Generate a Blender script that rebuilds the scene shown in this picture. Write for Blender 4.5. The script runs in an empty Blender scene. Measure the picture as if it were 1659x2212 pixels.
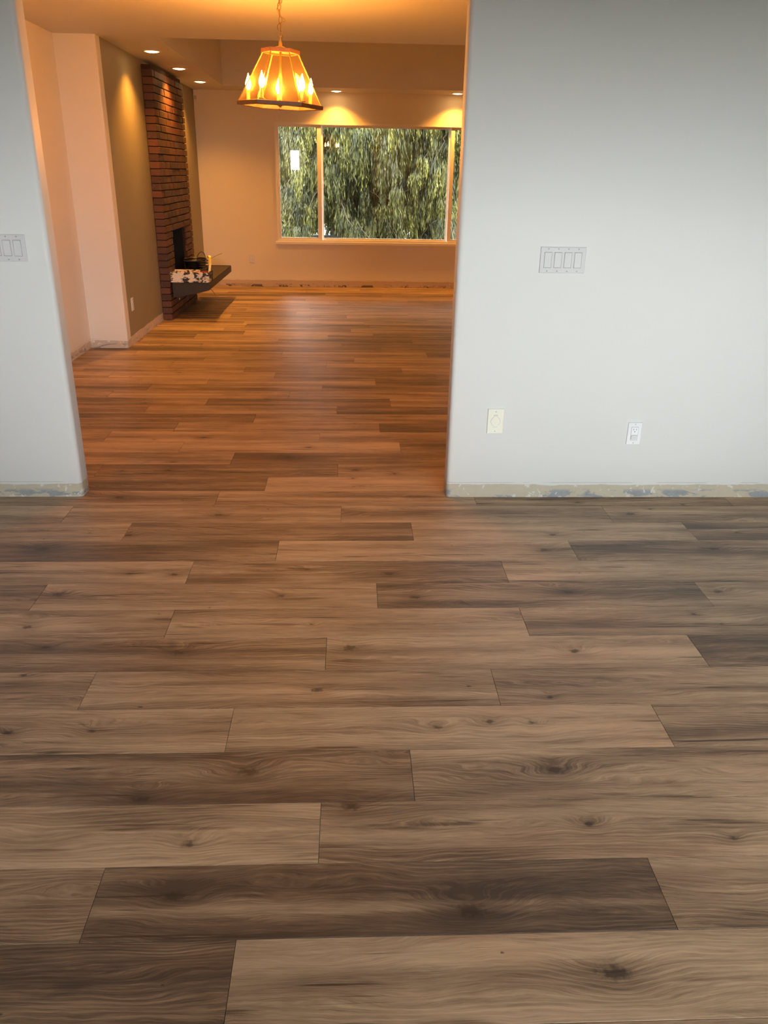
import bpy, bmesh, math, random
from math import sin, cos, pi, radians
from mathutils import Vector, Matrix, noise as mnoise
random.seed(7)
S = bpy.context.scene
C = S.collection

# ---------------------------------------------------------------- camera
F_PX = 1733.1
cam_d = bpy.data.cameras.new('camera')
cam = bpy.data.objects.new('camera', cam_d); C.objects.link(cam)
cam_d.sensor_fit = 'HORIZONTAL'; cam_d.sensor_width = 36.0
cam_d.lens = 36.0 * F_PX / 1659.0
cam_d.clip_start = 0.02; cam_d.clip_end = 200
r_ = Vector((0.99912553, -0.03855014, 0.01618802))
d_ = Vector((-0.00021372, -0.39187435, -0.92001872))
f_ = Vector((0.04181052, 0.91921074, -0.39153991))
m = Matrix((( r_.x, -d_.x, -f_.x, 0), (r_.y, -d_.y, -f_.y, 0), (r_.z, -d_.z, -f_.z, 1.53), (0, 0, 0, 1)))
cam.matrix_world = m
S.camera = cam

# ---------------------------------------------------------------- exposure, sky
S.view_settings.view_transform = 'Standard'
S.view_settings.look = 'None'
S.view_settings.gamma = 1.0
S.view_settings.use_curve_mapping = False
S.view_settings.exposure = 0.0
SKY = 29.0
wd = bpy.data.worlds.new('overcast_sky'); S.world = wd; wd.use_nodes = True
wn = wd.node_tree; wn.nodes.clear()
wo = wn.nodes.new('ShaderNodeOutputWorld'); wb = wn.nodes.new('ShaderNodeBackground')
wt = wn.nodes.new('ShaderNodeTexCoord'); ws = wn.nodes.new('ShaderNodeSeparateXYZ')
wr = wn.nodes.new('ShaderNodeValToRGB')
wn.links.new(wt.outputs['Generated'], ws.inputs[0]); wn.links.new(ws.outputs['Z'], wr.inputs[0])
wr.color_ramp.elements[0].position = 0.0; wr.color_ramp.elements[0].color = (0.86, 0.90, 0.93, 1)
wr.color_ramp.elements[1].position = 1.0; wr.color_ramp.elements[1].color = (0.94, 0.97, 1.0, 1)
wn.links.new(wr.outputs[0], wb.inputs['Color']); wb.inputs['Strength'].default_value = SKY
wn.links.new(wb.outputs[0], wo.inputs[0])

def portal(name, loc, rot, sx, sy):
    l = bpy.data.lights.new(name, 'AREA'); l.shape = 'RECTANGLE'; l.size = sx; l.size_y = sy
    l.cycles.is_portal = True
    o = bpy.data.objects.new(name, l); C.objects.link(o); o.location = loc; o.rotation_euler = rot
# daylight enters through these window openings, the rear two unseen and sized for light (portals only guide sampling)
REAR_L = (-2.85, -1.40, 0.06, 2.06)      # x0 x1 z0 z1 in the wall behind the camera
REAR_R = (0.6, 3.1, 0.06, 2.06)
YB = -1.4
for n, w_ in (('portal_rear_left', REAR_L), ('portal_rear_right', REAR_R)):
    portal(n, ((w_[0]+w_[1])/2, YB-0.01, (w_[2]+w_[3])/2), (radians(90), 0, 0), w_[1]-w_[0], w_[3]-w_[2])
portal('portal_living', (0.47, 11.86, 1.34), (radians(-90), 0, 0), 2.9, 1.44)

LAMP = (1.0, 0.46, 0.13)
CAN_W = 118.0
BULB = 1000.0

# ---------------------------------------------------------------- node helper
class NT:
    def __init__(s, name):
        s.m = bpy.data.materials.new(name); s.m.use_nodes = True
        s.t = s.m.node_tree; s.t.nodes.clear()
        s.out = s.t.nodes.new('ShaderNodeOutputMaterial')
    def n(s, t, **k):
        nd = s.t.nodes.new(t)
        for a, v in k.items(): setattr(nd, a, v)
        return nd
    def put(s, sock, v):
        if isinstance(v, bpy.types.NodeSocket): s.t.links.new(v, sock)
        elif v is not None:
            if sock.type == 'RGBA' and len(v) == 3: v = (*v, 1)
            sock.default_value = v
    def math(s, op, a, b=None, c=None, clamp=False):
        nd = s.n('ShaderNodeMath', operation=op, use_clamp=clamp)
        s.put(nd.inputs[0], a)
        if b is not None: s.put(nd.inputs[1], b)
        if c is not None: s.put(nd.inputs[2], c)
        return nd.outputs[0]
    def mix(s, f, a, b, mode='MIX'):
        nd = s.n('ShaderNodeMix', data_type='RGBA', blend_type=mode)
        s.put(nd.inputs[0], f); s.put(nd.inputs[6], a); s.put(nd.inputs[7], b)
        return nd.outputs[2]
    def smooth(s, v, a, b):
        nd = s.n('ShaderNodeMapRange', interpolation_type='SMOOTHSTEP')
        s.put(nd.inputs[0], v); s.put(nd.inputs[1], a); s.put(nd.inputs[2], b)
        return nd.outputs[0]
    def noise(s, vec, scale=5, detail=2, rough=.5, dist=0.0):
        nd = s.n('ShaderNodeTexNoise'); s.put(nd.inputs['Vector'], vec)
        s.put(nd.inputs['Scale'], scale); s.put(nd.inputs['Detail'], detail)
        s.put(nd.inputs['Roughness'], rough); s.put(nd.inputs['Distortion'], dist)
        return nd.outputs[0]
    def vmul(s, v, k):
        nd = s.n('ShaderNodeVectorMath', operation='MULTIPLY'); s.put(nd.inputs[0], v); s.put(nd.inputs[1], k)
        return nd.outputs[0]
    def vadd(s, v, k, op='ADD'):
        nd = s.n('ShaderNodeVectorMath', operation=op); s.put(nd.inputs[0], v); s.put(nd.inputs[1], k)
        return nd.outputs[0]
    def xyz(s, v):
        nd = s.n('ShaderNodeSeparateXYZ'); s.put(nd.inputs[0], v); return nd.outputs
    def comb(s, x, y, z):
        nd = s.n('ShaderNodeCombineXYZ')
        s.put(nd.inputs[0], x); s.put(nd.inputs[1], y); s.put(nd.inputs[2], z); return nd.outputs[0]
    def bump(s, h, strength=.3, dist=.01):
        nd = s.n('ShaderNodeBump'); s.put(nd.inputs['Height'], h)
        nd.inputs['Strength'].default_value = strength; nd.inputs['Distance'].default_value = dist
        return nd.outputs[0]
    def bsdf(s, col, rough=.5, metal=0.0, normal=None, spec=.5, coat=0.0, emis=None, es=0.0):
        b = s.n('ShaderNodeBsdfPrincipled')
        s.put(b.inputs['Base Color'], col); s.put(b.inputs['Roughness'], rough)
        s.put(b.inputs['Metallic'], metal); s.put(b.inputs['Specular IOR Level'], spec)
        s.put(b.inputs['Coat Weight'], coat)
        if normal is not None: s.put(b.inputs['Normal'], normal)
        if emis: s.put(b.inputs['Emission Color'], emis); b.inputs['Emission Strength'].default_value = es
        s.t.links.new(b.outputs[0], s.out.inputs[0])
        return s.m

def simple(name, col, rough=.5, metal=0.0, spec=.5, var=.12, scale=30, bump=.1, emis=None, es=0):
    n = NT(name); tc = n.n('ShaderNodeTexCoord').outputs['Object']
    f = n.noise(tc, scale, 3)
    dark = tuple(c*(1-var) for c in col); lite = tuple(min(1, c*(1+var)) for c in col)
    return n.bsdf(n.mix(f, dark, lite), rough, metal, n.bump(f, bump, .002), spec, 0, emis, es)

# painted drywall; below the missing baseboard the old paint ends in a torn beige / grey band
def paint(name, col, torn=True, beige=(.66, .60, .48), grey=(.34, .36, .38), dark=0.0, h=.066):
    n = NT(name); pos = n.n('ShaderNodeNewGeometry').outputs['Position']
    fine = n.noise(pos, 260, 3, .6); mid = n.noise(pos, 55, 3, .6); big = n.noise(pos, 1.3, 2)
    c = n.mix(big, tuple(v*.97 for v in col), col)
    hgt = n.math('ADD', n.math('MULTIPLY', fine, .5), mid)
    rough = .55
    if torn:
        z = n.xyz(pos)[2]
        flat = n.vmul(pos, (1, 1, .35))
        e = n.math('ADD', h-.014, n.math('MULTIPLY', n.noise(flat, 3.2, 4, .7), .034))
        e = n.math('SUBTRACT', e, z)
        msk = n.smooth(e, 0, .0025)
        s1 = n.noise(n.vmul(pos, (1, 1, 2.6)), 4.5, 5, .62, .6)
        s2 = n.noise(n.vadd(pos, (4.1, 2.2, .7)), 26, 3, .6)
        tb = n.mix(s2, tuple(v*.86 for v in beige), beige)
        low = n.smooth(z, .052, .03)
        gm = n.math('MULTIPLY', n.smooth(s1, .53, .55), low)
        tb = n.mix(gm, tb, n.mix(s2, tuple(v*.8 for v in grey), tuple(v*1.35 for v in grey)))
        fl = n.smooth(n.noise(n.vadd(pos, (9, 1, 3)), 21, 4, .7, .4), .60 + (.06 if dark else 0), .62 + (.06 if dark else 0))
        tb = n.mix(n.math('MULTIPLY', fl, .8), tb, (.80, .80, .76))
        if dark:
            dk = n.math('MULTIPLY', n.smooth(n.noise(n.vadd(pos, (2, 7, 1)), 6, 4, .7), .54, .56), n.smooth(z, .03+.01, .02))
            tb = n.mix(n.math('MULTIPLY', dk, dark), tb, (.07, .055, .04))
        c = n.mix(msk, c, tb)
        ln = n.math('SUBTRACT', z, n.math('ADD', h+.012, n.math('MULTIPLY', big, .004)))
        ln = n.math('LESS_THAN', n.math('ABSOLUTE', ln), .0011)
        ln = n.math('MULTIPLY', ln, n.smooth(n.noise(flat, 5, 2), .42, .5))
        c = n.mix(n.math('MULTIPLY', ln, .55), c, (.3, .3, .3))
        hgt = n.math('SUBTRACT', hgt, n.math('MULTIPLY', msk, 2.0))
    return n.bsdf(c, rough, 0, n.bump(hgt, .14, .0025), .35)

M = {}
M['white_paint'] = paint('white_wall_paint', (.80, .81, .80))
M['warm_paint'] = paint('dining_wall_paint', (.78, .74, .69), beige=(.60, .52, .43), grey=(.30, .27, .28))
M['far_paint'] = paint('far_wall_paint', (.78, .70, .58), beige=(.62, .48, .36), grey=(.40, .30, .22), dark=.85, h=.085)
M['greige'] = paint('greige_accent_paint', (.30, .26, .17), beige=(.68, .56, .47), grey=(.42, .38, .33), h=.08)
M['rear_ceiling'] = simple('dimmed_near_ceiling', (.24, .20, .16), .6, scale=6)  # unseen near ceiling, darkened to cut light bounced onto the walls
M['rear_paint'] = paint('dimmed_rear_paint', (.38, .36, .33), torn=False)  # unseen rear wall, darkened so the near walls fade more towards the top
M['ceiling'] = paint('ceiling_paint', (.70, .67, .61), torn=False)
M['subfloor'] = simple('subfloor', (.10, .08, .06), .8)
M['concrete_out'] = simple('outer_siding', (.35, .34, .32), .8)
M['vinyl'] = simple('white_vinyl', (.80, .76, .70), .35, var=.03)
M['sill'] = simple('sill_paint', (.82, .76, .68), .4, var=.03)
M['plate'] = simple('white_plate_plastic', (.68, .68, .70), .55, var=.02, bump=.02)
M['rocker'] = simple('rocker_plastic', (.70, .71, .72), .5, var=.02, bump=.02)
M['cream'] = simple('cream_plastic', (.72, .70, .60), .55, var=.02, bump=.02)
M['gap'] = simple('shadow_gap_plastic', (.36, .36, .35), .6)
M['screw'] = simple('screw_metal', (.35, .35, .34), .4, .6)
M['slot'] = simple('slot_black', (.012, .012, .012), .5)
M['nightlight'] = simple('night_light_lens', (.60, .61, .60), .25, var=.02)
M['mortar'] = simple('dark_mortar', (.05, .022, .015), .95, scale=120, bump=.5)
M['soot'] = simple('firebox_soot', (.012, .010, .009), .95, scale=60)
M['slab'] = simple('hearth_slate', (.028, .019, .013), .5, scale=14, var=.35, bump=.4)
M['tray_in'] = simple('tray_inner_plastic', (.55, .47, .36), .6, var=.2)
M['black'] = simple('black_plastic', (.006, .006, .006), .3, var=.2)
M['rubber'] = simple('black_rubber', (.018, .014, .013), .5)
M['yellow'] = simple('yellow_tape', (.85, .62, .03), .35, var=.1)
M['red'] = simple('red_handle', (.35, .02, .012), .4)
M['wire'] = simple('thin_wire', (.22, .10, .04), .5)
M['wood_ring'] = simple('amber_wood', (.16, .07, .03), .45, scale=40, var=.35)
M['brass'] = simple('brass', (.62, .42, .18), .35, 1.0)
M['sleeve'] = simple('candle_sleeve', (.22, .17, .11), .4)
M['trim_ring'] = simple('can_trim', (.75, .68, .58), .4)
M['grass'] = simple('grass_ground', (.06, .065, .045), .9, scale=3, var=.5)
M['bark'] = simple('bark', (.10, .068, .045), .9, scale=25, var=.4, bump=.6)
M['twig'] = simple('twig', (.06, .042, .028), .9)
M['greybark'] = simple('grey_bark', (.07, .06, .055), .9)
M['dark_stone'] = simple('dark_grey_block', (.06, .055, .055), .8)

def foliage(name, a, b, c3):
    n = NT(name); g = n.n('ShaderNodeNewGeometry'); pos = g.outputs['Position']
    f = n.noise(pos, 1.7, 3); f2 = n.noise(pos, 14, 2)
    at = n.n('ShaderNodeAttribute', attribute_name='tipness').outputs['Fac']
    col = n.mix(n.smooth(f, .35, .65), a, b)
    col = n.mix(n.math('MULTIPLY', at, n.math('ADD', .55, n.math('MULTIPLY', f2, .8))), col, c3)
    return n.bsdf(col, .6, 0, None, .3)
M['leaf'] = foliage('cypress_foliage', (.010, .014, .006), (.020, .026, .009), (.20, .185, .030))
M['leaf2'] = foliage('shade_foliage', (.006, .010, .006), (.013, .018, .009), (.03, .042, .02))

def glass(name, boost=1.0, tint=(1, 1, 1), extra=0.0, rough=0.0):
    n = NT(name)
    t = n.n('ShaderNodeBsdfTransparent'); n.put(t.inputs[0], tint)
    g = n.n('ShaderNodeBsdfGlossy'); g.inputs['Roughness'].default_value = rough
    fr = n.n('ShaderNodeFresnel'); fr.inputs[0].default_value = 1.5
    f = n.math('ADD', n.math('MULTIPLY', fr.outputs[0], boost), extra, clamp=True)
    mx = n.n('ShaderNodeMixShader'); n.put(mx.inputs[0], f)
    n.t.links.new(t.outputs[0], mx.inputs[1]); n.t.links.new(g.outputs[0], mx.inputs[2])
    n.t.links.new(mx.outputs[0], n.out.inputs[0]); return n.m
M['glass'] = glass('window_glass', 1.0, (.95, .96, .95))
def pane_mat():
    n = NT('shade_glass')
    t = n.n('ShaderNodeBsdfTransparent'); n.put(t.inputs[0], (1, .93, .80))
    g = n.n('ShaderNodeBsdfGlossy'); g.inputs['Roughness'].default_value = .12
    tr = n.n('ShaderNodeBsdfTranslucent'); n.put(tr.inputs[0], (.9, .75, .5))
    m1 = n.n('ShaderNodeMixShader'); m1.inputs[0].default_value = .015
    m2 = n.n('ShaderNodeMixShader'); m2.inputs[0].default_value = .03
    n.t.links.new(t.outputs[0], m1.inputs[1]); n.t.links.new(tr.outputs[0], m1.inputs[2])
    n.t.links.new(m1.outputs[0], m2.inputs[1]); n.t.links.new(g.outputs[0], m2.inputs[2])
    n.t.links.new(m2.outputs[0], n.out.inputs[0]); return n.m
M['shade_glass'] = pane_mat()
def emit(name, col, st):
    n = NT(name); e = n.n('ShaderNodeEmission'); n.put(e.inputs[0], col); e.inputs[1].default_value = st
    n.t.links.new(e.outputs[0], n.out.inputs[0]); return n.m
M['bulb'] = emit('candle_bulb', (1.0, .375, .055), BULB)
M['can_lens'] = emit('can_lens', (1.0, .62, .25), 25.0)

# white tray splattered with dried compound over black
def tray_mat():
    n = NT('splattered_tray'); tc = n.n('ShaderNodeTexCoord').outputs['Object']
    f = n.noise(n.vmul(tc, (1, 1, 1.6)), 14, 5, .65, .5)
    g = n.noise(n.vadd(tc, (3, 1, 2)), 60, 3)
    xx = n.xyz(tc)[0]
    thr = n.math('ADD', .45, n.math('MULTIPLY', xx, .35))
    msk = n.smooth(f, thr, n.math('ADD', thr, .03))
    return n.bsdf(n.mix(msk, (.02, .02, .03), n.mix(g, (.55, .50, .45), (.82, .78, .72))), .6, 0, n.bump(f, .5, .004))
M['tray'] = tray_mat()

def brick_mat():
    n = NT('brick_clay'); tc = n.n('ShaderNodeTexCoord').outputs['Object']
    oi = n.n('ShaderNodeObjectInfo'); rnd = oi.outputs['Random']
    p = n.vadd(tc, n.comb(n.math('MULTIPLY', rnd, 37.0), 0, 0))
    f = n.noise(p, 18, 4, .6); f2 = n.noise(p, 90, 3, .6)
    a = n.mix(n.smooth(rnd, .15, .9), (.030, .011, .006), (.105, .034, .013))
    c = n.mix(n.smooth(f, .50, .72), a, (.07, .035, .03))
    c = n.mix(n.math('MULTIPLY', f2, .35), c, (.17, .062, .028))
    return n.bsdf(c, .62, 0, n.bump(n.math('ADD', f, n.math('MULTIPLY', f2, .6)), .5, .006), .5)
M['brick'] = brick_mat()

# oak-look laminate: tone, knots and seed come from each plank's own properties
def wood(name, merged=False):
    n = NT(name)
    if merged:
        p = n.n('ShaderNodeAttribute', attribute_name='plank_local').outputs['Vector']
        av = n.xyz(n.n('ShaderNodeAttribute', attribute_name='plank_look').outputs['Vector'])
        tone, seed = av[0], av[1]; ks = []
    else:
        p = n.n('ShaderNodeTexCoord').outputs['Object']
        tone = n.n('ShaderNodeAttribute', attribute_type='OBJECT', attribute_name='tone').outputs['Fac']
        seed = n.n('ShaderNodeAttribute', attribute_type='OBJECT', attribute_name='seed').outputs['Fac']
        ks = [n.n('ShaderNodeAttribute', attribute_type='OBJECT', attribute_name='knot_%s' % w).outputs['Vector'] for w in 'abc']
    X, Y, Z = n.xyz(p)
    off = n.math('MULTIPLY', seed, 17.3)
    q = n.comb(n.math('ADD', X, off), Y, n.math('MULTIPLY', seed, 5.1))
    lowf = n.noise(n.vmul(q, (1.5, 6.5, 1)), 1.0, 2, .5)          # long arches of the growth rings
    wob = n.noise(n.vmul(q, (9, 26, 1)), 1.0, 3, .55)
    field = n.math('ADD', n.math('MULTIPLY', Y, 46.0), n.math('MULTIPLY', lowf, 7.0))
    field = n.math('ADD', field, n.math('MULTIPLY', wob, .55))
    kdark = None; halo = None
    for k in ks:
        kx, ky, ksz = n.xyz(k)
        sz = n.math('MAXIMUM', ksz, .0005)
        dx = n.math('DIVIDE', n.math('SUBTRACT', X, kx), n.math('MULTIPLY', sz, 1.7))
        dy = n.math('DIVIDE', n.math('SUBTRACT', Y, ky), sz)
        r2 = n.math('ADD', n.math('MULTIPLY', dx, dx), n.math('MULTIPLY', dy, dy))
        bulge = n.math('EXPONENT', n.math('MULTIPLY', r2, -.10))
        field = n.math('ADD', field, n.math('MULTIPLY', bulge, n.math('MULTIPLY', ksz, 95.0)))
        rr = n.math('ADD', n.math('SQRT', r2), n.math('MULTIPLY', n.math('SUBTRACT', n.noise(q, 75, 4), .5), 1.9))
        kd = n.smooth(rr, 1.25, .25); hl = n.math('EXPONENT', n.math('MULTIPLY', r2, -.16))
        kdark = kd if kdark is None else n.math('MAXIMUM', kdark, kd)
        hl = n.math('MULTIPLY', hl, n.smooth(ksz, .001, .012))
        halo = hl if halo is None else n.math('MAXIMUM', halo, hl)
    ring = n.math('ADD', n.math('MULTIPLY', n.math('SINE', n.math('MULTIPLY', field, 11.0)), .5), .5)
    ring = n.math('POWER', ring, 2.5)
    fq = n.comb(n.math('MULTIPLY', n.xyz(q)[0], 16.0), n.math('MULTIPLY', field, 11.0), seed)
    fib = n.noise(fq, 1.0, 3, .6)
    fib2 = n.noise(n.comb(n.math('MULTIPLY', n.xyz(q)[0], 3.6), n.math('MULTIPLY', field, 2.2), seed), 1.0, 3, .6)
    band = n.noise(n.vmul(q, (.9, 13, 1)), 1.0, 3, .55, .3)
    patch = n.noise(n.vmul(q, (3.5, 9, 1)), 1.0, 3, .5)
    t = n.math('ADD', n.math('MULTIPLY', tone, .26), .52)
    t = n.math('ADD', t, n.math('MULTIPLY', n.math('SUBTRACT', band, .5), 1.35))
    t = n.math('ADD', t, n.math('MULTIPLY', n.math('SUBTRACT', patch, .5), .35))
    t = n.math('ADD', t, n.math('MULTIPLY', n.math('SUBTRACT', fib2, .5), .50))
    t = n.math('ADD', t, n.math('MULTIPLY', n.math('SUBTRACT', fib, .5), .80))
    rstr = n.math('MULTIPLY', n.smooth(n.noise(n.vmul(q, (1.1, 7, 2)), 1.0, 2), .38, .62), .17)
    t = n.math('ADD', t, n.math('MULTIPLY', n.math('SUBTRACT', ring, .35), rstr))
    stain = n.noise(n.vmul(n.vadd(q, (5, 0, 9)), (2.6, 30, 1)), 1.0, 2, .5)
    t = n.math('SUBTRACT', t, n.math('MULTIPLY', n.smooth(stain, .62, .78), .34))
    if halo is not None: t = n.math('SUBTRACT', t, n.math('MULTIPLY', halo, .22))
    ramp = n.n('ShaderNodeValToRGB'); n.put(ramp.inputs[0], t)
    e = ramp.color_ramp.elements
    e[0].position = 0.0; e[0].color = (.085, .058, .042, 1)
    e[1].position = 1.0; e[1].color = (.64, .455, .29, 1)
    for pp, cc in ((.28, (.19, .123, .078, 1)), (.55, (.365, .25, .158, 1)), (.78, (.51, .36, .228, 1))):
        el = e.new(pp); el.color = cc
    col = ramp.outputs[0]
    hue = n.noise(n.vmul(q, (1.6, 5, 1)), 1.0, 2)
    col = n.mix(n.math('MULTIPLY', n.smooth(hue, .5, .75), .30), col, n.mix(1.0, col, (1.08, .86, .80), 'MULTIPLY'))
    crack = n.noise(n.vmul(q, (2.3, 75, 1.7)), 1.0, 2, .5, .25)
    ck = n.math('MULTIPLY', n.smooth(crack, .63, .69), n.smooth(n.noise(n.vmul(q, (1.6, 6, 3)), 1.0, 2), .47, .58))
    col = n.mix(n.math('MULTIPLY', ck, .72), col, (.045, .028, .018))
    if kdark is not None: col = n.mix(n.math('MULTIPLY', kdark, .78), col, (.038, .026, .019))
    h = n.math('SUBTRACT', fib, n.math('ADD', n.math('MULTIPLY', ck, 1.2), n.math('MULTIPLY', ring, .15)))
    rgh = n.math('ADD', .40, n.math('MULTIPLY', fib2, .14))
    return n.bsdf(col, rgh, 0, n.bump(h, .16, .0012), .42)
M['wood'] = wood('oak_laminate'); M['wood_rest'] = wood('oak_laminate_rest', True)

# ---------------------------------------------------------------- mesh helpers
def box(bm, x0, x1, y0, y1, z0, z1, mtx=None):
    v = [bm.verts.new((x, y, z)) for z in (z0, z1) for y in (y0, y1) for x in (x0, x1)]
    if mtx is not None:
        for a in v: a.co = mtx @ a.co
    for f in ((0, 2, 3, 1), (4, 5, 7, 6), (0, 1, 5, 4), (2, 6, 7, 3), (0, 4, 6, 2), (1, 3, 7, 5)):
        bm.faces.new([v[i] for i in f])
    return v
def rbox(x0, x1, y0, y1, z0, z1, b=.002, seg=2):
    bm = bmesh.new(); box(bm, x0, x1, y0, y1, z0, z1)
    bmesh.ops.bevel(bm, geom=bm.edges[:], offset=b, segments=seg, affect='EDGES', profile=.5)
    return bm
def prism(bm, poly, z0, z1, top=None):
    top = top or poly
    n = len(poly)
    a = [bm.verts.new((p[0], p[1], z0)) for p in poly]; b = [bm.verts.new((p[0], p[1], z1)) for p in top]
    bm.faces.new(a[::-1]); bm.faces.new(b)
    for i in range(n): bm.faces.new((a[i], a[(i+1) % n], b[(i+1) % n], b[i]))
    return a, b
def frame_at(d):
    d = d.normalized(); u = d.orthogonal().normalized(); return u, d.cross(u)
def tube(bm, pts, r, seg=8, caps=True):
    pts = [Vector(p) for p in pts]; rings = []
    rr = r if isinstance(r, (list, tuple)) else [r]*len(pts)
    u = None
    for i, p in enumerate(pts):
        d = (pts[min(i+1, len(pts)-1)] - pts[max(i-1, 0)]).normalized()
        if u is None: u = d.orthogonal().normalized()
        else:
            u = u - d*u.dot(d)
            u = u.normalized() if u.length > 1e-6 else d.orthogonal().normalized()
        w = d.cross(u)
        rings.append([bm.verts.new(p + (u*cos(2*pi*k/seg) + w*sin(2*pi*k/seg))*rr[i]) for k in range(seg)])
    for a, b in zip(rings, rings[1:]):
        for k in range(seg): bm.faces.new((a[k], a[(k+1) % seg], b[(k+1) % seg], b[k]))
    if caps: bm.faces.new(rings[0][::-1]); bm.faces.new(rings[-1])
def lathe(bm, prof, seg=24, origin=(0, 0, 0)):
    o = Vector(origin); rings = []
    for r, z in prof:
        if r < 1e-6: rings.append([bm.verts.new(o + Vector((0, 0, z)))])
        else: rings.append([bm.verts.new(o + Vector((r*cos(2*pi*k/seg), r*sin(2*pi*k/seg), z))) for k in range(seg)])
    for a, b in zip(rings, rings[1:]):
        for k in range(seg):
            k2 = (k+1) % seg
            if len(a) == 1 and len(b) == 1: continue
            if len(a) == 1: bm.faces.new((a[0], b[k2], b[k]))
            elif len(b) == 1: bm.faces.new((a[k], a[k2], b[0]))
            else: bm.faces.new((a[k], a[k2], b[k2], b[k]))
def obj(name, bm, mat, parent=None, smooth=False, loc=None):
    bmesh.ops.recalc_face_normals(bm, faces=bm.faces[:])
    me = bpy.data.meshes.new(name); bm.to_mesh(me); bm.free()
    me.materials.append(M[mat] if isinstance(mat, str) else mat)
    if smooth:
        me.shade_smooth()
    o = bpy.data.objects.new(name, me); C.objects.link(o)
    if parent: o.parent = parent
    if loc is not None: o.location = loc
    return o
def tag(o, label, cat, group=None):
    o['label'] = label; o['category'] = cat
    if group: o['group'] = group
    return o
def empty(name, loc, label=None, cat=None, group=None, kind=None, rz=0.0):
    o = bpy.data.objects.new(name, None); C.objects.link(o); o.location = loc; o.rotation_euler = (0, 0, rz)
    o.empty_display_size = .05
    if label: tag(o, label, cat, group)
    if kind: o['kind'] = kind
    return o
def struct(name, bm, mat, smooth=False):
    o = obj(name, bm, mat, None, smooth); o['kind'] = 'structure'; return o

# ---------------------------------------------------------------- setting: walls, ceiling
NEAR_CEIL = 2.44
def zc(y): return 2.489 - .0086*(y - 7.4)
XL, XR = -2.9, 3.2
YF, YF2 = 3.788, 3.905           # partition faces
FX0, FX1 = -2.355, 3.6           # far room
OX0, OX1 = -1.338, .487          # opening

def bull(x_end, x_far, y0, y1, r=.03, seg=6, sgn=1):
    """plan outline of a wall stub whose end (x_end) has rounded corners"""
    pts = [(x_far, y0)]
    for k in range(seg+1):
        a = pi/2*k/seg
        pts.append((x_end - sgn*r + sgn*r*sin(a), y0 + r - r*cos(a)))
    for k in range(seg+1):
        a = pi/2*k/seg
        pts.append((x_end - sgn*r + sgn*r*cos(a), y1 - r + r*sin(a)))
    pts.append((x_far, y1))
    return pts
def soft_stub(name, x_end, x_far, sgn):
    bm = bmesh.new(); prism(bm, bull(x_end, x_far, YF, YF2, .024, 6, sgn), 0, 2.62)
    o = struct(name, bm, 'white_paint', True)
    for p in o.data.polygons: p.use_smooth = abs(p.normal.z) < .5
    bpy.context.view_layer.objects.active = o
    return o
wl = soft_stub('wall_left', OX0, XL, 1)
wr_ = soft_stub('wall_right', OX1, FX1+.1, -1)
bm = bmesh.new(); box(bm, OX0-.02, OX1+.02, YF+.001, YF2-.001, 2.40, 2.62)
struct('wall_header', bm, 'white_paint')

def holed(name, mat, axis, pos, thick, a0, a1, z0, z1, holes):
    """a wall across one axis with rectangular holes (a0,a1,z0,z1)"""
    A = sorted({a0, a1, *[h[0] for h in holes], *[h[1] for h in holes]})
    Zs = sorted({z0, z1, *[h[2] for h in holes], *[h[3] for h in holes]})
    bm = bmesh.new()
    for i in range(len(A)-1):
        for j in range(len(Zs)-1):
            ca, cz = (A[i]+A[i+1])/2, (Zs[j]+Zs[j+1])/2
            if any(h[0] < ca < h[1] and h[2] < cz < h[3] for h in holes): continue
            if axis == 'y': box(bm, A[i], A[i+1], min(pos, pos+thick), max(pos, pos+thick), Zs[j], Zs[j+1])
            else: box(bm, min(pos, pos+thick), max(pos, pos+thick), A[i], A[i+1], Zs[j], Zs[j+1])
    bmesh.ops.remove_doubles(bm, verts=bm.verts[:], dist=1e-5)
    # drop the inner faces shared by neighbouring blocks
    seen = {}
    for f in bm.faces:
        seen.setdefault(tuple(sorted(v.index for v in f.verts)), []).append(f)
    bm.verts.index_update()
    seen = {}
    for f in bm.faces: seen.setdefault(tuple(sorted(v.index for v in f.verts)), []).append(f)
    kill = [f for fs in seen.values() if len(fs) > 1 for f in fs]
    bmesh.ops.delete(bm, geom=kill, context='FACES')
    return struct(name, bm, mat)

# near room shell (behind and beside the camera)
holed('wall_rear', 'rear_paint', 'y', YB, -.14, XL-.12, XR+.12, 0, 2.6, [REAR_L, REAR_R])
bm = bmesh.new(); box(bm, XL-.12, XL, YB, YF2, 0, 2.6); struct('wall_near_left', bm, 'white_paint')
bm = bmesh.new(); box(bm, XR, XR+.12, YB, YF, 0, 2.6); struct('wall_near_right', bm, 'white_paint')
bm = bmesh.new(); box(bm, XL, XR, YB, YF, NEAR_CEIL, NEAR_CEIL+.18); struct('ceiling_near', bm, 'rear_ceiling')

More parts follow.
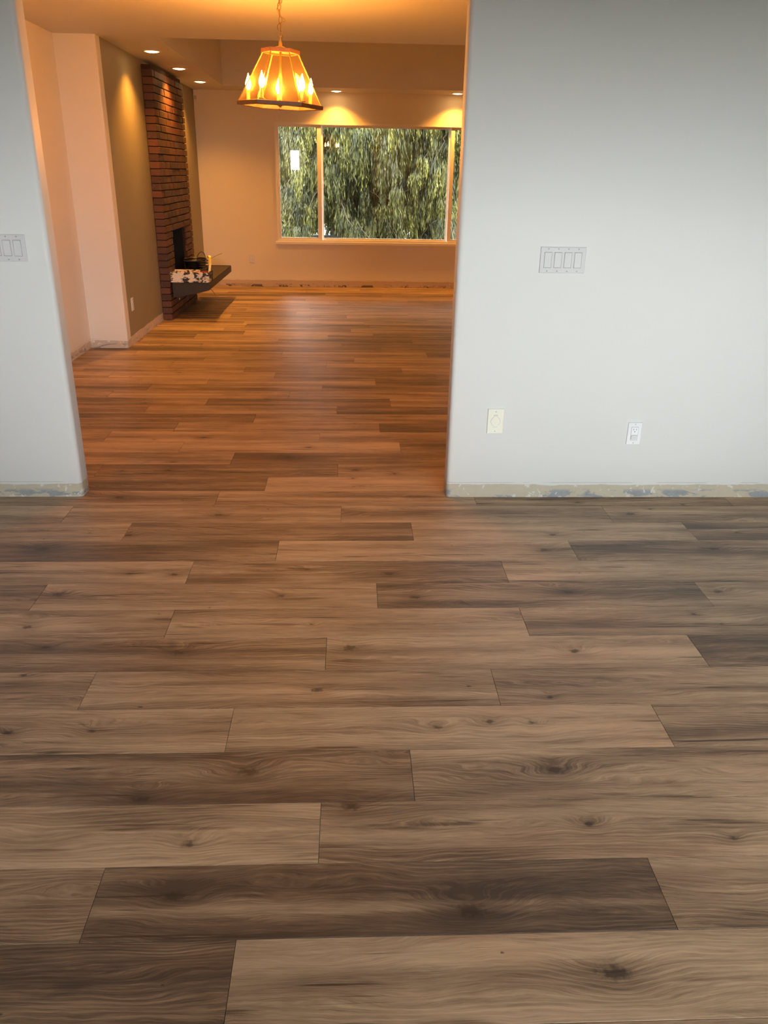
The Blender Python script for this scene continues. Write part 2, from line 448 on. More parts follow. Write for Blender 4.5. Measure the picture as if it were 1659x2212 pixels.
# dining and living room shell
WIN = (-1.0, 1.95, .608, 2.092)
YW = 11.712
holed('wall_back', 'far_paint', 'y', YW, .16, -2.3, FX1+.1, 0, 3.1, [WIN])
holed('wall_living_right', 'far_paint', 'x', FX1, .14, YF2, YW, 0, 3.1, [])
bm = bmesh.new(); box(bm, FX0-.12, FX0, YF2, 7.53, 0, 2.62); struct('wall_dining_left', bm, 'warm_paint')
bm = bmesh.new(); box(bm, FX0, -2.024, 7.412, 7.53, 0, 2.62)
bmesh.ops.bevel(bm, geom=[e for e in bm.edges if all(abs(v.co.x+2.024) < 1e-4 and abs(v.co.y-7.412) < 1e-4 for v in e.verts)],
                offset=.014, segments=4, affect='EDGES', profile=.5)
struct('wall_dining_return', bm, 'warm_paint')
FIRE = (9.243, 9.978, .388, .905)
holed('wall_living_left', 'greige', 'x', -2.024, -.14, 7.53, YW+.1, 0, 3.1, [FIRE])

def slab(bm, x0, x1, y0, y1, top=3.25):
    v = []
    for (x, y) in ((x0, y0), (x1, y0), (x1, y1), (x0, y1)): v.append(bm.verts.new((x, y, zc(y))))
    t = [bm.verts.new((x, y, top)) for (x, y) in ((x0, y0), (x1, y0), (x1, y1), (x0, y1))]
    bm.faces.new(v[::-1]); bm.faces.new(t)
    for i in range(4): bm.faces.new((v[i], v[(i+1) % 4], t[(i+1) % 4], t[i]))
TX0, TX1, TY0, TY1 = -1.565, 3.1, 7.532, 11.155
bm = bmesh.new()
slab(bm, FX0-.1, FX1+.1, YF2-.02, TY0); slab(bm, -2.3, TX0, TY0, YW+.1)
slab(bm, TX0, TX1, TY1, YW+.1); slab(bm, TX1, FX1+.1, TY0, YW+.1)
struct('ceiling', bm, 'ceiling')
bm = bmesh.new(); box(bm, TX0-.05, TX1+.05, TY0-.05, TY1+.05, 3.02, 3.2); struct('ceiling_tray', bm, 'ceiling')

# ---------------------------------------------------------------- floor of planks
PW, PLN = .20236, 1.302
Y0 = .810944*1.53
bm = bmesh.new(); box(bm, XL-.1, FX1+.1, YB-.1, YW+.1, -.16, -.0105)
floor = struct('floor', bm, 'subfloor')
ROWX = {-1: -.246, 0: -.58, 1: -.077, 2: .170, 3: -.358, 4: -.833, 5: -.084, 6: -.658, 7: -1.198, 8: -.659, 9: -.318,
        10: -1.017, 11: -.045, 12: .632, 13: -.444, 14: -.07, 15: -.674, 16: .3, 17: -.191, 18: .187, 19: -.637,
        20: -.093, 21: .286, 22: -.448, 23: -.214, 24: .196, 25: -.607, 26: .431, 27: -.201, 28: .033, 29: -.613,
        30: -1.016, 31: -.087, 33: -.225, 34: -1.073, 35: .004, 39: -.041, 41: .08, 42: -.481, 44: -.156, 47: .413,
        50: .136, 51: .238, -2: -.9}
TONE = {(-1, -1): -1.1, (-1, 0): .5, (0, -1): -.1, (0, 0): -.95, (0, 1): -.3, (1, -1): .7, (1, 0): .3, (2, -1): -.65, (2, 0): .0,
        (3, -1): .1, (3, 0): .4, (3, 1): -.35, (4, -1): 0., (4, 0): .25, (4, 1): -.15, (5, -1): -.45, (5, 0): .55, (5, 1): -1.1,
        (6, -1): .1, (6, 0): .3, (6, 1): -.1, (7, -1): -.7, (7, 0): .3, (7, 1): -.45, (7, 2): 0., (8, -1): .25, (8, 0): -.35,
        (8, 1): .2, (9, -1): -.7, (9, 0): .4, (9, 1): -.6, (10, -1): .1, (10, 0): -.5, (10, 1): .25, (10, 2): -.9, (11, -1): .2,
        (11, -2): .3, (11, 0): -.1, (11, 1): .2, (12, 0): -.4, (12, -1): .1, (12, -2): -.3, (15, 0): -.8, (15, -1): 0, (16, -1): .6, (16, 0): -.4,
        (18, 0): -.9, (18, -1): .4, (20, 0): -.9, (20, -1): .3, (23, 0): -.6, (23, -1): -.2, (24, -1): .1, (27, 0): .4, (29, 0): .4,
        (30, 0): -.7, (35, 0): .4, (35, -1): -.3, (33, 0): -.6, (33, -1): .4, (41, 0): .4, (44, 0): -.5, (47, 0): -.4, (39, 0): .5, (39, -1): -.6}
# knots seen in the photograph, (row, x, y share of the row from the near side, size)
KN = [(0, -.405, .58, .013), (0, .27, .30, .017), (0, .185, .60, .001), (0, -.045, .12, .014),
      (-1, .55, .52, .016), (1, -.40, .33, .009), (1, .61, .55, .008), (1, .0, .92, .012), (2, -.28, .60, .014), (2, .57, .55, .014), (2, -.55, .1, .01),
      (3, -1.0, .48, .008), (3, -.76, .50, .007), (3, .42, .62, .008), (3, .55, .58, .007), (3, .26, .5, .008), (3, -.12, .9, .008),
      (4, -.105, .45, .010), (5, -.1, .6, .001), (5, .0, .66, .014), (5, .78, .5, .010), (5, -.59, .55, .012), (5, -1.05, .75, .008),
      (6, -1.16, .4, .009), (7, -1.13, .6, .012), (7, -.27, .5, .009), (7, .25, .42, .011), (7, .86, .6, .012), (7, 1.47, .6, .013),
      (8, -.9, .45, .008), (8, -.72, .4, .009), (8, .16, .4, .008), (9, -1.33, .6, .015), (9, .86, .5, .012), (9, 1.62, .55, .013),
      (10, -1.0, .3, .008), (11, 1.37, .5, .012), (11, -.63, .45, .01), (12, -1.16, .55, .012), (14, .03, .55, .012), (14, -1.0, .5, .01),
      (15, -.36, .6, .016), (16, -.25, .5, .01), (17, -.9, .4, .01), (10, .93, .3, .008)]
random.seed(11)
def plank_mesh():
    bm = bmesh.new(); g = .0006
    box(bm, -PLN/2+g, PLN/2-g, -PW/2+g, PW/2-g, -.010, 0)
    top = [e for e in bm.edges if all(v.co.z > -.001 for v in e.verts)]
    bmesh.ops.bevel(bm, geom=top, offset=.0004, segments=1, affect='EDGES')
    bmesh.ops.recalc_face_normals(bm, faces=bm.faces[:])
    me = bpy.data.meshes.new('plank'); bm.to_mesh(me); bm.free(); me.materials.append(M['wood']); return me
pm = plank_mesh()
spots = []
NROW = 52
for row in range(-19, NROW):
    y = Y0 + (row+.5)*PW
    x0 = ROWX.get(row)
    if x0 is None: x0 = random.uniform(-.65, .65)
    x_lo, x_hi = (XL, XR) if y < YF else (FX0, FX1)
    if y > 7.5: x_lo = -2.03
    k0 = math.floor((x_lo - x0)/PLN)
    k = k0
    while x0 + k*PLN < x_hi:
        xc = x0 + (k+.5)*PLN
        # nearest part of the plank to the line of sight tells how large it shows
        c_ = cam.matrix_world.inverted() @ Vector((max(min(0.04*y, xc+PLN/2), xc-PLN/2), y, 0))
        vis = -1
        if c_.z < -.3:
            px = 829.5 + F_PX*c_.x/-c_.z; py = 1106 - F_PX*c_.y/-c_.z
            if -900 < px < 2500 and py < 2900: vis = 1/(-c_.z) - (0.25 if not (-40 < px < 1700 and py < 2300) else 0)
        spots.append((vis, row, k, xc, y))
        k += 1
spots.sort(key=lambda s: -s[0])
near = spots[:298]; rest = spots[298:]
near.sort(key=lambda s: (s[1], s[2]))
for vis, row, k, xc, y in near:
    o = bpy.data.objects.new('plank', pm); C.objects.link(o); o.parent = floor
    o.location = (xc, y, random.uniform(-.00025, 0))
    tn = TONE.get((row, k))
    if tn is None:
        tn = random.choice((-.75, -.4, -.1, .1, .3, .5)) if row > 12 else random.uniform(-.5, .4)
    o['tone'] = float(tn); o['seed'] = random.uniform(0, 60)
    ks = [(x - xc, (s-.5)*PW, z*1.3) for (r, x, s, z) in KN if r == row and abs(x-xc) < PLN/2]
    while len(ks) < 3:
        if random.random() < .42: ks.append((random.uniform(-.6, .6), random.uniform(-.09, .09), random.choice((.003, .005, .008))))
        else: ks.append((9., 9., .0005))
    for w, kk in zip('abc', ks): o['knot_'+w] = [float(v) for v in kk]
bm = bmesh.new()
la = bm.verts.layers.float_vector.new('plank_local'); lb = bm.verts.layers.float_vector.new('plank_look')
for vis, row, k, xc, y in rest:
    g = .00065
    vs = box(bm, xc-PLN/2+g, xc+PLN/2-g, y-PW/2+g, y+PW/2-g, -.010, 0)
    s = (random.uniform(-.6, .5), random.uniform(0, 60), 0)
    for v in vs: v[la] = (v.co.x-xc, v.co.y-y, v.co.z); v[lb] = s
o = obj('planks_beyond_view', bm, 'wood_rest', floor); o['kind'] = 'stuff'

# ---------------------------------------------------------------- living room window
def frame_rect(bm, x0, x1, z0, z1, w, y0, y1, wb=None):
    wb = wb or w
    box(bm, x0, x0+w, y0, y1, z0, z1); box(bm, x1-w, x1, y0, y1, z0, z1)
    box(bm, x0+w, x1-w, y0, y1, z1-w, z1); box(bm, x0+w, x1-w, y0, y1, z0, z0+wb)
win = empty('window_1', (WIN[0], YW, WIN[2]), kind='structure')
def wpart(name, bm, mat, smooth=False):
    bmesh.ops.translate(bm, verts=bm.verts[:], vec=Vector((-WIN[0], -YW, -WIN[2])))
    return obj(name, bm, mat, win, smooth)
bm = bmesh.new(); frame_rect(bm, WIN[0], WIN[1], WIN[2], WIN[3], .022, YW-.012, YW+.12); wpart('window_frame', bm, 'vinyl')
for (a, b, y) in ((-.978, -.388, YW+.012), (1.343, 1.928, YW+.012)):
    bm = bmesh.new(); frame_rect(bm, a, b, WIN[2]+.022, WIN[3]-.022, .030, y, y+.035)
    # the meeting stile is wider
    if a < 0: box(bm, b-.055, b-.03, y, y+.035, WIN[2]+.052, WIN[3]-.052)
    else: box(bm, a+.03, a+.046, y, y+.035, WIN[2]+.052, WIN[3]-.052)
    sash = wpart('sash', bm, 'vinyl')
    bm = bmesh.new(); box(bm, a+.027, b-.027, y+.014, y+.019, WIN[2]+.05, WIN[3]-.05)
    bmesh.ops.translate(bm, verts=bm.verts[:], vec=Vector((-WIN[0], -YW, -WIN[2])))
    obj('pane', bm, 'glass', sash)
    bm = rbox(a+.004 if a < 0 else b-.022, a+.022 if a < 0 else b-.004, y-.022, y-.002, 1.30, 1.38, .004)
    bmesh.ops.translate(bm, verts=bm.verts[:], vec=Vector((-WIN[0], -YW, -WIN[2])))
    obj('latch', bm, 'vinyl', sash)
bm = bmesh.new(); frame_rect(bm, -.39, 1.345, WIN[2]+.020, WIN[3]-.022, .026, YW+.062, YW+.1); fx = wpart('fixed_frame', bm, 'vinyl')
bm = bmesh.new(); box(bm, -.366, 1.321, YW+.078, YW+.083, WIN[2]+.045, WIN[3]-.046); wpart('pane', bm, 'glass')
bm = rbox(-1.03, 1.98, YW-.036, YW+.02, .572, .608, .004); wpart('window_sill', bm, 'sill')

def plain_window(name, axis, pos, a0, a1, z0, z1, n):
    w = empty(name, (0, 0, 0), kind='structure')
    bm = bmesh.new()
    def bx(bm, p, q, c, d, u, v):
        if axis == 'y': box(bm, p, q, pos+u, pos+v, c, d)
        else: box(bm, pos+u, pos+v, p, q, c, d)
    t = .045
    bx(bm, a0, a0+t, z0, z1, -.05, .05); bx(bm, a1-t, a1, z0, z1, -.05, .05)
    bx(bm, a0+t, a1-t, z1-t, z1, -.05, .05); bx(bm, a0+t, a1-t, z0, z0+t, -.05, .05)
    for i in range(1, n):
        c = a0 + (a1-a0)*i/n; bx(bm, c-.025, c+.025, z0+t, z1-t, -.04, .04)
    obj('window_frame', bm, 'vinyl', w)
    for i in range(n):
        bm = bmesh.new(); bx(bm, a0+(a1-a0)*i/n+.03, a0+(a1-a0)*(i+1)/n-.03, z0+.03, z1-.03, -.003, .003)
        obj('pane', bm, 'glass', w)
plain_window('window_2', 'y', YB-.07, REAR_L[0], REAR_L[1], REAR_L[2], REAR_L[3], 2)  # unseen rear windows, invented to daylight the near room
plain_window('window_3', 'y', YB-.07, REAR_R[0], REAR_R[1], REAR_R[2], REAR_R[3], 3)

# ---------------------------------------------------------------- brick fireplace
fp = empty('brick_fireplace', (-1.97, 9.65, 0), 'dark red brick chimney breast with firebox and floating slab hearth', 'fireplace')
FPO = Vector((-1.97, 9.65, 0))
def fpart(name, bm, mat, smooth=False):
    bmesh.ops.translate(bm, verts=bm.verts[:], vec=-FPO); return obj(name, bm, mat, fp, smooth)
BX, BY0, BY1 = -1.920, 8.895, 10.415
PIT = .0686
bm = bmesh.new()
def blk(y0, y1, z0, z1): box(bm, -2.022, BX-.016, y0, y1, z0, z1)
blk(BY0+.016, FIRE[0], 0, 2.44); blk(FIRE[1], BY1-.016, 0, 2.44)
blk(FIRE[0], FIRE[1], 0, FIRE[2]); blk(FIRE[0], FIRE[1], FIRE[3]+.01, 2.44)
bmesh.ops.remove_doubles(bm, verts=bm.verts[:], dist=1e-5)
fpart('mortar', bm, 'mortar')
bm = bmesh.new()    # firebox liner running into the wall
y0, y1, z0, z1 = FIRE; xb = -2.55
box(bm, xb, -1.96, y0-.02, y0+.004, z0-.02, z1+.02); box(bm, xb, -1.96, y1-.004, y1+.02, z0-.02, z1+.02)
box(bm, xb, -1.96, y0, y1, z1-.004, z1+.02); box(bm, xb, -1.96, y0, y1, z0-.02, z0+.003)
box(bm, xb-.02, xb, y0-.02, y1+.02, z0-.02, z1+.02)
fpart('firebox', bm, 'soot')
BL = .2
cache = {}
def brick_mesh(lx, ly, lz):
    key = (round(lx, 3), round(ly, 3), round(lz, 3))
    if key not in cache:
        b = bmesh.new(); box(b, -lx/2, lx/2, -ly/2, ly/2, -lz/2, lz/2)
        bmesh.ops.bevel(b, geom=[e for e in b.edges if e.calc_length() > 0 and (max(v.co.x for v in e.verts) > 0 and min(v.co.x for v in e.verts) > 0)],
                        offset=.003, segments=1, affect='EDGES')
        bmesh.ops.recalc_face_normals(b, faces=b.faces[:])
        me = bpy.data.meshes.new('brick'); b.to_mesh(me); b.free(); me.materials.append(M['brick']); cache[key] = me
    return cache[key]
random.seed(3)
nb = 0
ncourse = int(2.455/PIT)
for c in range(ncourse):
    zc_ = (c+.5)*PIT
    off = 0 if c % 2 else -BL/2
    y = BY0 + off
    cuts = []
    while y < BY1 - .01:
        a, b = max(y, BY0), min(y+BL, BY1)
        cuts.append((a, b)); y += BL
    # slivers join their neighbour
    if cuts[-1][1]-cuts[-1][0] < .06: s = cuts.pop(); cuts[-1] = (cuts[-1][0], s[1])
    for a, b in cuts:
        if FIRE[2]-.01 < zc_ < FIRE[3]+.004:
            if a >= FIRE[0] - .02 and b <= FIRE[1] + .02: continue
            if a < FIRE[0] < b: b = FIRE[0]
            elif a < FIRE[1] < b: a = FIRE[1]
            if b - a < .03: continue
        first, last = abs(a-BY0) < 1e-4, abs(b-BY1) < 1e-4
        ex = random.uniform(-.003, .004)
        ly = (b-a) - .0045; lx = .098 if (first or last) else .05
        me = brick_mesh(lx, ly, PIT-.0095)
        o = bpy.data.objects.new('brick', me); C.objects.link(o); o.parent = fp
        o.location = Vector((BX - lx/2 + ex, (a+b)/2 + (-.0045 if first else .0045 if last else 0), zc_)) - FPO
        o.rotation_euler = (0, 0, random.uniform(-.004, .004))
        nb += 1
print('bricks', nb)
# cantilevered hearth, thicker at the wall
HY0, HY1, HX, HZ = 8.94, 10.66, -1.512, .388
bm = bmesh.new()
poly = [(-1.905, HZ), (HX, HZ), (HX, .315), (-1.62, .285), (-1.905, .232)]
def xz_prism(bm, poly, y0, y1):
    a = [bm.verts.new((p[0], y0, p[1])) for p in poly]; b = [bm.verts.new((p[0], y1, p[1])) for p in poly]
    bm.faces.new(a); bm.faces.new(b[::-1])
    for i in range(len(poly)): bm.faces.new((a[i], b[i], b[(i+1) % len(poly)], a[(i+1) % len(poly)]))
xz_prism(bm, poly, HY0, HY1)
bmesh.ops.bevel(bm, geom=bm.edges[:], offset=.004, segments=2, affect='EDGES')
hearth = fpart('hearth_slab', bm, 'slab')
bm = bmesh.new()        # thin raised lip round the slab's free edges
box(bm, HX-.018, HX-.002, HY0+.002, HY1-.002, HZ-.002, HZ+.004); box(bm, -1.9, HX-.018, HY1-.018, HY1-.002, HZ-.002, HZ+.004)
bmesh.ops.translate(bm, verts=bm.verts[:], vec=-FPO)
obj('slab_edge', bm, 'slab', hearth)
# round clean-out plug low on the chimney
bm = bmesh.new(); lathe(bm, [(0, .012), (.010, .010), (.013, 0)], 10)
bmesh.ops.rotate(bm, verts=bm.verts[:], matrix=Matrix.Rotation(radians(90), 3, 'Y'), cent=(0, 0, 0))
bmesh.ops.translate(bm, verts=bm.verts[:], vec=Vector((BX-.002, 9.3, .17)) - FPO)
o = obj('gas_plug', bm, 'plate', fp); o['label'] = 'small pale round plug low on the bricks'

# ---------------------------------------------------------------- things on the hearth
tr = empty('mud_tray', (-1.72, 9.075, HZ+.0045), 'white tool tray caked with dried compound on the hearth corner', 'tray')
TW, TD, TH = .425, .30, .105
bm = bmesh.new()
w = .008
a, b = -TW/2, TW/2
box(bm, a, b, -.13, -.13+w, 0, TH); box(bm, a, b, .13-w, .13, 0, TH)
box(bm, a, a+w, -.13+w, .13-w, 0, TH); box(bm, b-w, b, -.13+w, .13-w, 0, TH)
box(bm, a+w, b-w, -.13+w, .13-w, 0, w)
for v in bm.verts:
    if v.co.z < .02: v.co.x *= .97
bmesh.ops.bevel(bm, geom=[e for e in bm.edges if all(v.co.z > TH-.001 for v in e.verts)], offset=.0015, segments=1, affect='EDGES')
obj('tray_body', bm, 'tray', tr)
bm = bmesh.new(); box(bm, a+w, b-w, -.13+w, .13-w, TH*.55, TH*.62)
for v in bm.verts: v.co.x *= .985; v.co.y *= .97
obj('tray_insert', bm, 'tray_in', tr)

rd = empty('pry_bar', (-1.60, 9.10, HZ+.075), 'dark red handled tool lying in the splattered tray', 'tool', rz=.5)
bm = bmesh.new(); tube(bm, [(-.10, 0, .012), (-.03, .002, .014), (.05, .004, .020)], [.010, .012, .011], 8); obj('grip', bm, 'red', rd, True)
bm = bmesh.new(); tube(bm, [(.05, .004, .020), (.08, .006, .026), (.098, .006, .036)], [.006, .006, .004], 6); obj('blade', bm, 'screw', rd, True)

pan = empty('black_bucket', (-1.745, 9.50, HZ+.0045), 'low glossy black bucket with a rolled rim on the hearth', 'bucket')
bm = bmesh.new(); lathe(bm, [(0, .004), (.095, 0), (.10, .006), (.118, .17), (.125, .18), (.128, .19), (.123, .196), (.117, .190), (.112, .17), (.095, .012), (0, .012)], 40)
obj('bucket_body', bm, 'black', pan, True)
bm = bmesh.new(); tube(bm, [(.127*cos(t), .127*sin(t), .176+.004*sin(3*t)) for t in [pi*.9+k*pi*1.15/14 for k in range(15)]], .0032, 6)
obj('handle', bm, 'screw', pan, True)
cc = empty('charger_box', (-1.590, 9.30, HZ+.0045), 'small flat black box between bucket and yellow strip', 'box')
bm = rbox(-.085, .05, -.05, .06, 0, .105, .006); obj('case', bm, 'black', cc)
bm = rbox(-.05, .02, -.03, .04, .103, .111, .003); obj('lid', bm, 'rubber', cc)
bm = bmesh.new()
pts = []
for k in range(80):
    t = k/79*2*pi*3.5
    pts.append(Vector((-1.625 + (.052+.006*sin(1.7*t))*cos(t), 9.29 + .045*sin(t), HZ + .118 + .0011*k + .006*sin(t*.7))))
pts += [Vector((x, 9.27, z)) for x, z in ((-1.60, .575), (-1.652, .578), (-1.682, .600), (-1.676, .635), (-1.655, .665), (-1.628, .680), (-1.605, .668), (-1.594, .640), (-1.594, .605), (-1.603, .585), (-1.62, .578))]
tube(bm, pts, .0042, 6)
tag(obj('black_cable', bm, 'rubber', None, True), 'coiled black cable with one loop standing up behind the tray', 'cable')
bm = bmesh.new()
prof = [(-1.556, 9.20, HZ+.235), (-1.545, 9.18, HZ+.252), (-1.530, 9.16, HZ+.262), (-1.517, 9.13, HZ+.25), (-1.515, 9.11, HZ+.19), (-1.525, 9.10, HZ+.125), (-1.532, 9.095, HZ+.07)]
for i in range(len(prof)-1):
    p, q = Vector(prof[i]), Vector(prof[i+1]); d = (q-p).normalized(); s = Vector((1, .25, 0)); s = (s - d*s.dot(d)).normalized()*.012
    nn = d.cross(s).normalized()*.0015
    vs = [bm.verts.new(x) for x in (p-s-nn, p+s-nn, p+s+nn, p-s+nn, q-s-nn, q+s-nn, q+s+nn, q-s+nn)]
    for f in ((0, 1, 2, 3), (4, 7, 6, 5), (0, 4, 5, 1), (1, 5, 6, 2), (2, 6, 7, 3), (3, 7, 4, 0)): bm.faces.new([vs[j] for j in f])
bmesh.ops.remove_doubles(bm, verts=bm.verts[:], dist=1e-4)
tag(obj('yellow_strip', bm, 'yellow', None, False), 'bright yellow bent strip standing up out of the tray', 'tape')
bm = bmesh.new(); tube(bm, [(-1.56, 9.22, HZ+.075), (-1.534, 9.28, HZ+.222), (-1.47, 9.30, HZ+.252), (-1.409, 9.30, HZ+.277)], [.003, .003, .0026, .002], 6)
tag(obj('thin_rod', bm, 'wire', None, True), 'thin brown rod poking up to the right behind the yellow strip', 'rod')
bm = bmesh.new(); tube(bm, [(-1.531, 9.05, HZ-.070), (-1.505, 9.03, HZ-.083), (-1.462, 9.0, HZ-.128)], [.003, .003, .0028], 6)
tag(obj('hanging_wire', bm, 'wire', None, True), 'short reddish wire hanging below the hearth edge', 'wire')

# ---------------------------------------------------------------- plates on walls
def mount(o, axis):
    """parts are built facing -Y; for the left walls turn them to face +X"""
    if axis == 'x': o.rotation_euler = (0, 0, radians(90))
def screw(parent, x, z, y=-.0065):
    bm = bmesh.new(); lathe(bm, [(0, .0012), (.0026, .0008), (.003, 0)], 10)
    bmesh.ops.rotate(bm, verts=bm.verts[:], matrix=Matrix.Rotation(radians(90), 3, 'X'), cent=(0, 0, 0))
    bmesh.ops.translate(bm, verts=bm.verts[:], vec=(x, y, z)); return obj('screw', bm, 'screw', parent)
def plate_bm(w, h, t=.0065):
    bm = bmesh.new(); box(bm, -w/2, w/2, -t, 0, -h/2, h/2)
    fr = [e for e in bm.edges if all(v.co.y < -t+1e-5 for v in e.verts)]
    bmesh.ops.bevel(bm, geom=fr, offset=.003, segments=2, affect='EDGES', profile=.5)
    return bm
def switch4(loc, label, group=None):
    r = empty('light_switch', loc, label, 'light switch', group)
    obj('cover_plate', plate_bm(.2085, .1145), 'plate', r)
    for i in range(4):
        x = (i-1.5)*.046
        bm = rbox(x-.0175, x+.0175, -.0072, -.003, -.0345, .0345, .0006, 1); fr = obj('rocker_frame', bm, 'gap', r)
        bm = bmesh.new()
        v = box(bm, x-.0158, x+.0158, -.008, -.004, -.0325, .0325)
        for q in bm.verts:
            if q.co.y < -.006: q.co.y += -.0014*(q.co.z/.0325) * (1 if i != 3 else -1) - .001
        bmesh.ops.bevel(bm, geom=[e for e in bm.edges if all(q.co.y < -.0045 for q in e.verts)], offset=.0008, segments=1, affect='EDGES')
        obj('rocker', bm, 'rocker', r)
        screw(r, x, .0485); screw(r, x, -.0485)
    return r
switch4((.968, YF, 1.167), 'four-gang white rocker switch plate on the wall right of the opening')
switch4((-1.5395, YF, 1.188), 'white rocker switch plate on the wall left of the opening, cut by the frame')
v = empty('vacuum_inlet', (.713, YF, .4035), 'cream vacuum inlet plate with round flap low on right wall', 'wall inlet')
obj('cover_plate', plate_bm(.079, .1255), 'cream', v)
def inlet_outline(s, zo=0):
    pts = []
    R = .0235*s
    for k in range(13):
        a = radians(62) - k*radians(124)/12; pts.append((R*cos(a)*1.0, R*sin(a)))
    pts += [(.0105*s, -.030*s), (-.0105*s, -.030*s)]
    for k in range(13):
        a = radians(180+62) - k*radians(124)/12; pts.append((R*cos(a), R*sin(a)))
    pts += [(-.0095*s, .026*s), (-.0095*s, .0325*s), (.0095*s, .0325*s), (.0095*s, .026*s)]
    return pts
for s, y0, y1, mt, nm in ((1.0, -.0068, -.005, 'gap', 'flap_gap'), (.945, -.0082, -.006, 'cream', 'flap')):
    bm = bmesh.new(); prism(bm, inlet_outline(s), 0, y1-y0)
    for q in bm.verts: q.co = Vector((q.co.x, y0 + (q.co.z), q.co.y))
    obj(nm, bm, mt, v)
bm = bmesh.new(); box(bm, -.0095, .0095, -.0086, -.0078, .0262, .0272); obj('hinge_line', bm, 'gap', v)
screw(v, 0, .0485); screw(v, 0, -.0500)
n_ = empty('night_light_outlet', (1.4145, YF, .343), 'white outlet with a round night light lens low on right wall', 'outlet')
obj('cover_plate', plate_bm(.070, .1145), 'plate', n_)
bm = rbox(-.0178, .0178, -.0072, -.003, -.035, .035, .0006, 1); obj('socket_gap', bm, 'gap', n_)
bm = rbox(-.0163, .0163, -.0085, -.004, -.0335, .0335, .0008, 1); obj('socket_face', bm, 'rocker', n_)
bm = bmesh.new(); prism(bm, [(.0175*(abs(cos(t))**.5)*(1 if cos(t) > 0 else -1), -.0185 + .0135*(abs(sin(t))**.6)*(1 if sin(t) > 0 else -1)) for t in [k*2*pi/28 for k in range(28)]], 0, .006,
                        [(.0155*(abs(cos(t))**.5)*(1 if cos(t) > 0 else -1), -.0185 + .0115*(abs(sin(t))**.6)*(1 if sin(t) > 0 else -1)) for t in [k*2*pi/28 for k in range(28)]])
for q in bm.verts: q.co = Vector((q.co.x, -.008 - q.co.z, q.co.y))
obj('night_light_lens', bm, 'nightlight', n_)
for x in (-.0065, .0065):
    bm = bmesh.new(); box(bm, x-.0011, x+.0011, -.0088, -.0083, .0185, .026); obj('slot', bm, 'slot', n_)
bm = bmesh.new(); box(bm, -.0022, .0022, -.0088, -.0083, .0085, .0125); obj('slot', bm, 'slot', n_)
screw(n_, 0, .0485); screw(n_, 0, -.0485)
def outlet(loc, axis, label):
    r = empty('wall_outlet', loc, label, 'outlet'); mount(r, axis)
    obj('cover_plate', plate_bm(.070, .1145), 'plate', r)
    for z in (-.0195, .0195):
        bm = bmesh.new(); prism(bm, [(.0168*cos(t), z + max(-.0135, min(.0135, .0168*sin(t)))) for t in [k*2*pi/20 for k in range(20)]], 0, .003)
        for q in bm.verts: q.co = Vector((q.co.x, -.0085 + q.co.z, q.co.y))
        fc = obj('socket_face', bm, 'rocker', r)
        for x in (-.006, .006):
            bm = bmesh.new(); box(bm, x-.0011, x+.0011, -.0089, -.0084, z, z+.007); obj('slot', bm, 'slot', fc)
    screw(r, 0, 0)
outlet((-1.366, YW, .377), 'y', 'small white outlet on the far wall left of the window')
outlet((-2.024, 7.69, .35), 'x', 'white outlet low on the greige wall before the fireplace')
ms = empty('motion_sensor', (-1.994, YW, 2.383), 'small off-white alarm sensor high in the far left corner', 'sensor')
bm = rbox(-.024, .024, -.045, 0, -.066, .066, .006); obj('sensor_body', bm, 'sill', ms)
bm = rbox(-.016, .016, -.050, -.044, -.05, -.005, .003); obj('sensor_lens', bm, 'tray_in', ms)

# ---------------------------------------------------------------- recessed lights
cans = [((-1.775, 8.30), 'nearest recessed downlight above the greige wall'),
        ((-1.772, 9.52), 'recessed downlight above the brick chimney'),
        ((-1.766, 10.745), 'recessed downlight at the far left ceiling corner beyond the chimney'),
        ((-.178, 11.50), 'recessed downlight above the far window, nearer its left pane'),
        ((1.372, 11.50), 'recessed downlight above the far window, at the right edge of the opening'),
        ((2.93, 11.50), None)]
for (x, y), lab in cans:
    z = zc(y)
    r = empty('recessed_light', (x, y, z), lab or 'recessed downlight above the far window, hidden behind right wall', 'ceiling light', 'recessed downlights round the soffit')
    bm = bmesh.new(); lathe(bm, [(.062, -.001), (.066, -.007), (.082, -.006), (.086, -.0005), (.062, -.0004)], 32); obj('trim_ring', bm, 'trim_ring', r, True)
    bm = bmesh.new(); lathe(bm, [(0, -.014), (.03, -.0125), (.05, -.009), (.0615, -.003)], 28); obj('lens', bm, 'can_lens', r, True)
    l = bpy.data.lights.new('downlight', 'SPOT'); l.energy = CAN_W; l.color = (1.0, .40, .055)
    l.spot_size = radians(122); l.spot_blend = .85; l.shadow_soft_size = .035
    o = bpy.data.objects.new('downlight_glow', l); C.objects.link(o); o.parent = r; o.location = (0, 0, -.02)

# ---------------------------------------------------------------- chandelier
CX, CYY = -.428, 5.5
ch = empty('chandelier', (CX, CYY, 1.885), 'lit six-sided amber chandelier with candle bulbs hanging on a chain', 'chandelier')
ch.rotation_euler = (0, radians(2.3), 0)
TZ = .285; RB, RT = .262, .110
A0 = radians(-3)
def hexpt(r, k, z=0): a = A0 + k*pi/3; return Vector((r*cos(a), -r*sin(a), z))
def hexring(ro, ri, z0, z1, seg=6):
    bm = bmesh.new(); V = []
    for k in range(6): V.append([bm.verts.new(hexpt(r, k, z)) for (r, z) in ((ri, z0), (ro, z0), (ro, z1), (ri, z1))])
    for k in range(6):
        a, b = V[k], V[(k+1) % 6]
        for j in range(4): bm.faces.new((a[j], a[(j+1) % 4], b[(j+1) % 4], b[j]))
    bmesh.ops.bevel(bm, geom=bm.edges[:], offset=.0015, segments=1, affect='EDGES')
    return bm
